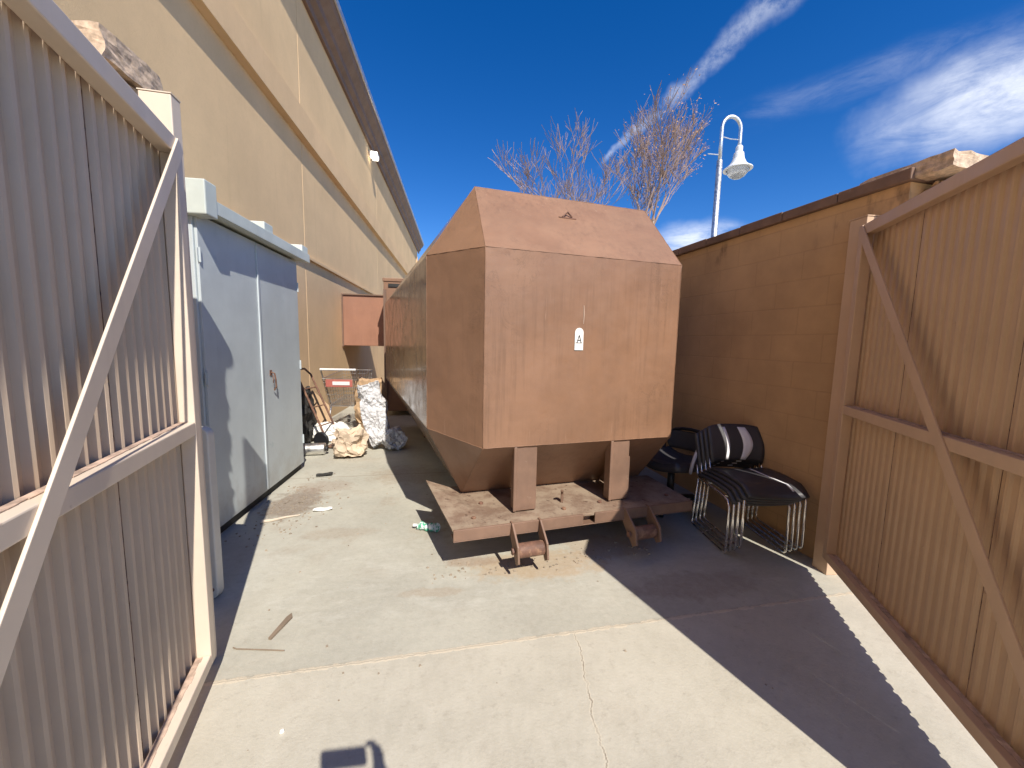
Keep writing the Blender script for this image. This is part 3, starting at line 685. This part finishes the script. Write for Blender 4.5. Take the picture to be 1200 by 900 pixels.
for k in range(5):
    a = 2*math.pi*k/5; b = MB(); b.lathe([(.01, -.022), (.026, -.020), (.028, 0), (.026, .020), (.01, .022)], mat=Matrix.Translation((.28*math.cos(a), .28*math.sin(a), .029)) @ Matrix.Rotation(a, 4, 'Z') @ Matrix.Rotation(R(90), 4, 'X'), seg=14); b.build('caster', m_blackp, oc, smooth=True)

# ------------------------------------------------------------------ rubbish corner
ct = thing('shopping_cart', 'wire shopping cart with red handle panel parked against the building', 'shopping cart', (-1.84, 6.45, 0), R(-4))
def cart_pt(u, v, h):   # basket: u across, v depth, h height
    wv = .42+.10*h; dv = .70+.16*h
    return Vector(((u-.5)*wv, v*dv-.12*h, .42+.45*h+.08*v))
b = MB()
for h in [k/7 for k in range(8)]:
    b.tube([cart_pt(0, 0, h), cart_pt(1, 0, h), cart_pt(1, 1, h), cart_pt(0, 1, h), cart_pt(0, 0, h)], .0035 if 0 < h < 1 else .007, 5)
for k in range(13):
    u = k/12; b.tube([cart_pt(u, 0, 1), cart_pt(u, 0, 0), cart_pt(u, 1, 0), cart_pt(u, 1, 1)], .003, 5)
for k in range(1, 18):
    v = k/18; b.tube([cart_pt(0, v, 1), cart_pt(0, v, 0), cart_pt(1, v, 0), cart_pt(1, v, 1)], .003, 5)
b.build('basket', m_wire, ct)
b = MB()
for sx in (-1, 1):
    b.tube([(sx*.27, -.16, 1.02), (sx*.27, -.06, .86), (sx*.22, .10, .42), (sx*.24, .0, .12), (sx*.25, .05, .10), (sx*.18, .80, .12)], .012, 8)
    b.tube([(sx*.22, .1, .42), (sx*.19, .7, .45)], .009, 6)
b.tube([(-.22, .4, .14), (.22, .4, .14)], .01, 6)
for k in range(9): b.tube([(-.2+.05*k, .05, .13), (-.15+.038*k, .75, .14)], .004, 5)
b.build('frame', m_wire, ct)
b = MB(); b.tube([(-.27, -.17, 1.02), (.27, -.17, 1.02)], .017, 10); b.build('handle', m_white, ct)
b = MB(); b.box((-.21, -.135, .74), (.20, -.12, .86)); b.build('child_seat_flap', m_red, ct, bevel=.01)
b = MB(); b.box((-.10, -.141, .775), (.16, -.1365, .83)); b.build('flap_sticker', m_white, ct)
for sx in (-1, 1):
    for yy in (.05, .78):
        b = MB(); b.lathe([(.01, -.015), (.055, -.014), (.06, 0), (.055, .014), (.01, .015)], mat=Matrix.Translation((sx*(.24 if yy < .5 else .18), yy, .06)) @ Matrix.Rotation(R(90), 4, 'Y'), seg=18); b.build('wheel', m_blackp, ct)
# things in and below the cart
def crumple(name, mat, label, cat, loc, size, amp, seed, rz=0, tilt=0, n=9, smooth=False, tiltx=0, kind=None, loadz=0):
    o = MB(); bm = bmesh.new(); bmesh.ops.create_cube(bm, size=1); bmesh.ops.subdivide_edges(bm, edges=bm.edges[:], cuts=n, use_grid_fill=True)
    vm = {}; mt = Matrix.Rotation(tilt, 4, 'Y') @ Matrix.Rotation(tiltx, 4, 'X')
    for v in bm.verts:
        c = v.co.copy(); k = 1-.25*(abs(c.x*2)**4*abs(c.z*2)**2)
        p = Vector((c.x*size[0]*k, c.y*size[1]*k, c.z*size[2]))
        p += mnoise.noise_vector(p*7+Vector((seed, 0, 0)))*amp+mnoise.noise_vector(p*22+Vector((0, seed, 0)))*amp*.6
        vm[v] = mt @ p
    zmin = min(p.z for p in vm.values())
    vv = {v: o.bm.verts.new(p-Vector((0, 0, zmin-.001))) for v, p in vm.items()}
    for f_ in bm.faces: o.bm.faces.new([vv[v] for v in f_.verts])
    bm.free(); r = o.build(name, mat, None, smooth=smooth); r.location = loc; r.rotation_euler = (0, 0, rz)
    return tag(r, label, cat)
crumple('paper_bag', m_bag, 'crumpled tan paper bag lying in front of the shopping cart', 'bag', (-1.36, 5.05, 0), (.36, .26, .30), .07, 3, .3)
crumple('paper_wad', m_bag, 'smaller flattened tan paper wad behind the crumpled bag', 'paper', (-1.50, 5.45, 0), (.34, .22, .14), .06, 13, .8)
crumple('wrap_bundle', m_film, 'tall slanting bundle of crinkled clear plastic wrap leaning beside the cart', 'plastic wrap', (-1.13, 5.42, 0), (.31, .20, .84), .05, 5, .1, R(-13), n=13, tiltx=R(-8))
crumple('wrap_bundle', m_film, 'low heap of clear plastic film in shade at the foot of the slanting bundle', 'plastic wrap', (-.88, 5.35, 0), (.26, .22, .25), .06, 8, .5)
crumple('cardboard_scrap', m_card, 'torn tan cardboard scrap on top of the rubbish by the cart', 'cardboard', (-1.42, 6.5, 0), (.46, .3, .78), .09, 17, .3, 0)
crumple('rubbish_bundle', m_label, 'white and tan bundle wedged low under the shopping cart', 'rubbish', (-1.86, 5.86, 0), (.44, .20, .24), .05, 23, 0)
crumple('rubbish_sack', m_dark, 'dark sack slumped against the cabinet back behind the hand truck', 'sack', (-2.2, 5.62, 0), (.30, .5, .72), .06, 27, 0)
# hand truck leaning on the wall
ht = thing('hand_truck', 'old hand truck leaning against the building beside the cabinet', 'hand truck', (-1.74, 5.62, 0), R(74))
b = MB()
for sx in (-1, 1): b.tube([(sx*.14, 0, .06), (sx*.14, .10, .30), (sx*.14, .42, .98), (sx*.12, .50, 1.06)], .014, 8)
b.tube([(-.12, .50, 1.06), (.12, .50, 1.06)], .014, 8)
for z_, y_ in ((.3, .10), (.55, .216), (.8, .335)): b.tube([(-.14, y_, z_), (.14, y_, z_)], .010, 6)
b.build('frame', m_rusty, ht)
b = MB(); b.box((-.20, -.20, .02), (.20, .0, .032)); b.build('toe_plate', m_rusty, ht)
for sx in (-1, 1):
    b = MB(); b.lathe([(.02, -.025), (.10, -.022), (.115, 0), (.10, .022), (.02, .025)], mat=Matrix.Translation((sx*.19, .06, .116)) @ Matrix.Rotation(R(90), 4, 'Y'), seg=20); b.build('wheel', m_blackp, ht)
cd = thing('cardboard_sheet', 'plain brown cardboard sheet leaning upright behind the hand truck', 'cardboard', (-2.1, 5.95, 0), R(20))
b = MB(); b.prism([(-.16, 0), (.24, .02), (.20, .50), (-.02, .74), (-.18, .52)], 0, .012, Matrix.Rotation(R(-12), 4, 'X')); b.build('sheet', m_card, cd)
cy = thing('metal_canister', 'silver metal cylinder lying on the ground at the cabinet corner', 'canister', (-1.86, 5.14, .078), R(5))
b = MB(); mt = Matrix.Translation((-.16, 0, 0)) @ Matrix.Rotation(R(90), 4, 'Y')
b.lathe([(.03, -.004), (.07, 0), (.076, .008), (.076, .31), (.07, .318), (.03, .322)], mat=mt, seg=28); b.build('shell', m_alu, cy, smooth=False, bevel=.002)
b = MB(); b.lathe([(.01, .0), (.035, .002), (.035, .025), (.01, .026)], mat=Matrix.Translation((.165, 0, 0)) @ Matrix.Rotation(R(90), 4, 'Y'), seg=18); b.build('spout', m_blackp, cy)

# ------------------------------------------------------------------ small litter
def flat(name, label, cat, pts, mat, h=.006):
    cx = sum(p[0] for p in pts)/len(pts); cy_ = sum(p[1] for p in pts)/len(pts)
    b = MB(); b.prism([(x-cx, y-cy_) for x, y in pts], .001, h, axis='z'); o = b.build(name, mat); o.location = (cx, cy_, 0)
    return tag(o, label, cat)
def stick(name, label, cat, pts, r, mat):
    c = Vector(pts[0]); c.z = 0; b = MB(); b.tube([Vector(p)-c for p in pts], r, 7); o = b.build(name, mat); o.location = c
    return tag(o, label, cat)
flat('wood_splinter', 'flat brown wood splinter on the open concrete left of centre', 'stick', [(-.93, 1.915), (-.915, 1.91), (-.875, 2.06), (-.89, 2.09), (-.905, 2.06)], m_splint, .012)
stick('wire_piece', 'thin straight wire lying on the concrete near the left gate', 'wire', [(-1.07, 1.875, .006), (-1.05, 1.865, .005), (-.93, 1.848, .004), (-.82, 1.83, .004)], .003, m_splint)
stick('wood_stick', 'pale stick lying beside the dirt along the cabinet', 'stick', [(-1.575, 3.225, .012), (-1.50, 3.25, .010), (-1.42, 3.30, .010), (-1.32, 3.335, .008)], [.014, .011, .009, .005], m_wood)
for o in bpy.data.objects:
    if o.name.startswith('wood_stick'): o.data.materials[0] = paint('bleached_wood', (.62, .52, .40), .9)
crumple('paper_scrap', m_label, 'torn white paper scrap beside the dirt patch by the cabinet', 'paper', (-1.17, 3.42, 0), (.15, .045, .018), .012, 2, .15, n=5)
crumple('leaf_scrap', m_dark, 'small dark crumpled scrap on the concrete beyond the cabinet', 'scrap', (-1.44, 4.33, 0), (.16, .07, .02), .015, 6, .2, n=5)
crumple('pebble', m_label, 'pale chip of concrete near the left gate foot', 'pebble', (-.66, 1.42, 0), (.016, .011, .008), .002, 9, .4, n=3)
# crushed green bottle
bt = thing('crushed_bottle', 'crushed green and white drink bottle on the ground left of the compactor sled', 'bottle', (-.245, 2.98, .03), R(-18))
b = MB(); n2 = 14
b.tube([(-.09+.18*k/n2, .004*math.sin(k*2.1), .004*math.cos(k*1.3)) for k in range(n2+1)], [(.010 if k < 2 else .030+.006*math.sin(k*1.9)) for k in range(n2+1)], 12); b.build('bottle_body', m_green, bt)
b = MB(); b.tube([(-.108, 0, 0), (-.088, .0, 0)], .013, 10); b.build('bottle_cap', m_white, bt)
# leaves, chips and crumbs scattered by wind: loose gravel, one body
b = MB(); rng = random.Random(4)
for k in range(380):
    if k < 230: x = rng.gauss(-1.45, .17); y = rng.gauss(3.6, .32)
    elif k < 330: x = rng.uniform(-.2, 1.4); y = 2.3+.12*x+abs(rng.gauss(0, .12))
    else: x = rng.uniform(-1.2, 1.4); y = rng.uniform(1.15, 5)
    if x < -1.72: continue
    s_ = rng.uniform(.003, .010)*(.7 if k > 330 else 1); a = rng.uniform(0, 3.1)
    mt = Matrix.Translation((x, y, s_*.4)) @ Matrix.Rotation(a, 4, 'Z')
    b.prism([(-s_, -s_*.5), (s_*.8, -s_*.7), (s_, s_*.6), (-s_*.2, s_)], -s_*.38, s_*.4, mt, axis='z')
tag(b.build('loose_grit', paint('grey_grit', (.33, .27, .20), .9, var=.3)), 'scattered dirt crumbs and grit on the concrete', 'grit', kind='stuff')

# ------------------------------------------------------------------ street lamp beyond the wall
lp = thing('street_lamp', 'tall galvanised lamp post with hooked arm and bell shade beyond the wall', 'street lamp', (9.62, 14, 0), 0)
b = MB(); b.tube([(0, 0, 0), (0, 0, 4), (0, 0, 8.4)], [.14, .12, .10], 16); b.lathe([(.30, 0), (.30, .06), (.2, .1), (.15, .5)], seg=16); b.build('pole', m_galv, lp, smooth=True)
arc = [(0, 0, 8.4), (0, 0, 9.1)]+[(.38-.38*math.cos(R(a)), 0, 9.55+.42*math.sin(R(a))) for a in range(0, 181, 15)]+[(.76, 0, 9.1), (.76, 0, 8.95)]
b = MB(); b.tube(arc, .065, 12); b.build('arm', m_galv, lp, smooth=True)
b = MB(); b.tube([(0, 0, 9.25), (.38, 0, 9.19), (.76, 0, 9.2)], .018, 6); b.build('stay_rod', m_galv, lp)
b = MB(); b.tube([(-.5, 0, 8.6), (0, 0, 8.6)], .02, 6); b.build('banner_peg', m_galv, lp)
sh = MB(); sh.lathe([(.09, 8.98), (.12, 8.94), (.12, 8.78), (.17, 8.72), (.20, 8.52), (.28, 8.34), (.40, 8.22), (.50, 8.16), (.50, 8.13), (.02, 8.16)], c=(.76, 0, 0), seg=32); s1 = sh.build('lamp_shade', m_lampw, lp, smooth=False)
b = MB(); b.lathe([(.40, 8.128), (.36, 8.02), (.26, 7.90), (.13, 7.82), (.02, 7.80)], c=(.76, 0, 0), seg=24); b.build('glass_bowl', m_glass, lp, smooth=True)

# ------------------------------------------------------------------ bare trees beyond the wall
def bare_tree(label, loc, H, seed, spread, mats, leaves=0, lean=(0, 0), depth=7, r0=.16):
    rng = random.Random(seed); t = thing('bare_tree', label, 'tree', loc, 0, 'bare trees beyond the wall')
    trunk = MB(); crown = MB(); tips = []
    def grow(p, d, L, r, lv):
        mb = trunk if lv < 2 else crown; n = 4 if lv < 3 else 3; pts = [p]; q = p.copy(); dd = d.copy()
        for k in range(n):
            dd = (dd+Vector((rng.gauss(0, .09), rng.gauss(0, .09), .05+rng.gauss(0, .03)))).normalized(); q = q+dd*L/n; pts.append(q.copy())
        r1 = r*(.62 if lv < depth else .35)
        mb.tube(pts, [max(.0075, r+(r1-r)*k/n) for k in range(n+1)], 8 if lv < 1 else (5 if lv < 3 else 3), cap=False)
        if lv >= depth: tips.append(q); return
        nb = 3 if lv < 2 else rng.choice((3, 3, 4))
        for k in range(nb):
            a = rng.uniform(0, 6.28); sp_ = rng.uniform(.25, .62)*spread
            o = Vector((math.cos(a), math.sin(a), 0))*sp_
            nd = (dd+o+Vector((0, 0, .12))).normalized()
            f = rng.uniform(.45, 1.0); st = pts[max(1, int(round(f*n)))]
            grow(st, nd, L*rng.uniform(.62, .80), r1*rng.uniform(.6, .8), lv+1)
    grow(Vector((0, 0, 0)), Vector((lean[0], lean[1], 1)).normalized(), H*.30, r0, 0)
    zm = max(v.co.z for v in crown.bm.verts); k_ = H/zm; t.scale = (k_, k_, k_)
    trunk.build('trunk', mats[0], t, smooth=True); crown.build('crown', mats[1], t)
    if leaves:
        b = MB()
        for q in tips:
            if rng.random() > leaves or q.x < .3: continue
            for k in range(2):
                c = q+Vector((rng.gauss(0, .12), rng.gauss(0, .12), rng.gauss(0, .12))); s_ = rng.uniform(.03, .06)
                u = Vector((rng.gauss(0, 1), rng.gauss(0, 1), rng.gauss(0, 1))).normalized()*s_; v = u.orthogonal().normalized()*s_*.6
                b.poly([c-u, c+v, c+u, c-v], [(0, 1, 2, 3)])
        b.build('leaves', m_leaf, t)
    return t
bare_tree('bare pale-barked tree with a few orange leaves, left of the street lamp', (9.3, 20, 0), 14.7, 11, 1.05, (m_bark, m_twig), .6, (.09, 0), depth=6, r0=.20)
bare_tree('low bare tree with fine twigs showing above the container roof', (6.7, 21, 0), 12.0, 5, 1.15, (m_bark, m_twig), 0, (0, 0), depth=6, r0=.14)

# ------------------------------------------------------------------ the photographer (only the shadow of phone and hand reaches the picture)
pn = thing('person', 'standing person in dark jacket holding up a phone to take the picture', 'person', (.045, -.030, 0), 0)
def skin_mesh(name, verts, edges, radii, mat, parent, root=0, sub=2):
    me = bpy.data.meshes.new(name); me.from_pydata(verts, edges, []); me.update(); me.materials.append(mat)
    o = bpy.data.objects.new(name, me); COL.objects.link(o); o.parent = parent
    o.modifiers.new('skin', 'SKIN'); md = o.modifiers.new('sub', 'SUBSURF'); md.levels = sub; md.render_levels = sub
    if not me.skin_vertices: me.attributes.new  # layer made by the modifier below
    return o, me
def skinned(name, verts, edges, radii, mat, parent, root=0, sub=2):
    me = bpy.data.meshes.new(name); bm = bmesh.new(); lay = bm.verts.layers.skin.verify()
    vs = [bm.verts.new(v) for v in verts]
    for i, v in enumerate(vs):
        r = radii[i]; v[lay].radius = r if isinstance(r, tuple) else (r, r); v[lay].use_root = (i == root)
    for a, c in edges: bm.edges.new((vs[a], vs[c]))
    bm.to_mesh(me); bm.free(); me.materials.append(mat)
    for p in me.polygons: p.use_smooth = True
    o = bpy.data.objects.new(name, me); COL.objects.link(o); o.parent = parent
    m1 = o.modifiers.new('skin', 'SKIN'); m1.use_smooth_shade = True
    m2 = o.modifiers.new('sub', 'SUBSURF'); m2.levels = sub; m2.render_levels = sub
    return o
PY = -.46
V = [(0, PY, .95), (0, PY+.01, 1.12), (0, PY+.01, 1.30), (0, PY+.01, 1.42), (0, PY+.03, 1.50), (0, PY+.045, 1.56), (0, PY+.06, 1.64), (0, PY+.055, 1.71)]
Rr = [(.15, .11), (.14, .105), (.155, .11), (.12, .085), .052, .055, .082, .07]
Ed = [(i, i+1) for i in range(7)]
def add(pts, rad, start):
    k = start
    for p, r in zip(pts, rad): V.append(p); Rr.append(r); Ed.append((k, len(V)-1)); k = len(V)-1
    return k
for s in (-1, 1):
    add([(s*.10, PY, .86), (s*.11, PY+.01, .50), (s*.12, PY-.02, .12), (s*.125, PY-.02, .05), (s*.14, PY+.12, .035)], [.088, .06, .043, .045, .035], 0)
wrist = {}
wrist[1] = add([(.17, PY+.01, 1.40), (.25, PY+.08, 1.17), (.165, -.13, 1.43), (.145, -.075, 1.48)], [.055, .043, .030, .027], 3)
wrist[-1] = add([(-.17, PY+.01, 1.40), (-.27, PY+.06, 1.16), (-.16, -.20, 1.27), (-.13, -.17, 1.31)], [.055, .043, .030, .027], 3)
# fingers of the raised right hand curl round the phone's end; the left hand steadies below
hand_r = [[(.125, -.05, 1.525), (.118, -.028, 1.556), (.085, -.022, 1.545)], [(.138, -.045, 1.51), (.13, -.022, 1.53), (.10, -.016, 1.520)], [(.14, -.045, 1.49), (.135, -.02, 1.505), (.105, -.014, 1.50)],
          [(.138, -.045, 1.47), (.13, -.022, 1.48), (.105, -.016, 1.478)], [(.115, -.075, 1.47), (.095, -.06, 1.455), (.075, -.05, 1.455)]]
for c in hand_r: add(c, [.0115, .0100, .0085], wrist[1])
hand_l = [[(-.105+.02*k, -.14, 1.33), (-.09+.022*k, -.11, 1.345), (-.08+.022*k, -.085, 1.37)] for k in range(4)]+[[(-.13, -.14, 1.345), (-.125, -.12, 1.38), (-.12, -.105, 1.40)]]
for c in hand_l: add(c, [.0115, .0100, .0085], wrist[-1])
skinned('body', V, Ed, Rr, m_skin, pn, 0)
# face details, hair and clothes
b = MB(); b.lathe([(.02, -.02), (.085, .0), (.094, .05), (.085, .095), (.05, .125), (.01, .135)], c=(0, PY+.045, 1.655), seg=20); b.build('hair', m_hair, pn, smooth=True)
JV = [(0, PY, .93), (0, PY+.01, 1.12), (0, PY+.01, 1.30), (0, PY+.01, 1.43)]; JR = [(.165, .125), (.155, .12), (.17, .125), (.12, .09)]; JE = [(0, 1), (1, 2), (2, 3)]
for s, w2 in ((1, (.178, -.15, 1.405)), (-1, (-.175, -.235, 1.245))):
    k0 = len(JV); JV += [(s*.17, PY+.01, 1.40), ((.25 if s > 0 else -.27), PY+(.08 if s > 0 else .06), 1.165), w2]; JR += [.068, .055, .042]; JE += [(3, k0), (k0, k0+1), (k0+1, k0+2)]
skinned('jacket', JV, JE, JR, m_cloth, pn, 0)
TV = [(0, PY, .94)]; TR = [(.158, .118)]; TE = []
for s in (-1, 1):
    k0 = len(TV); TV += [(s*.10, PY, .85), (s*.11, PY+.01, .50), (s*.12, PY-.02, .10)]; TR += [.098, .072, .06]; TE += [(0, k0), (k0, k0+1), (k0+1, k0+2)]
skinned('trousers', TV, TE, TR, m_jean, pn, 0)
for s in (-1, 1):
    b = MB(); b.prism([(-.045, -.09), (.045, -.09), (.055, .05), (.045, .15), (.0, .18), (-.04, .15), (-.05, .05)], .0, .085, Matrix.Translation((s*.13, PY+.02, 0)), axis='z'); b.build('shoe', m_dark, pn, bevel=.02)
ph = thing('phone', 'black phone held sideways at eye height by the standing person', 'phone', (.05, -.050, 1.498), 0)
b = MB(); b.prism(round_rect(-.078, .078, -.036, .036, .010), -.004, .004); b.build('case', m_blackp, ph)
b = MB(); b.prism(round_rect(-.072, .072, -.032, .032, .006), -.0048, -.0042); b.build('screen', m_ink, ph)
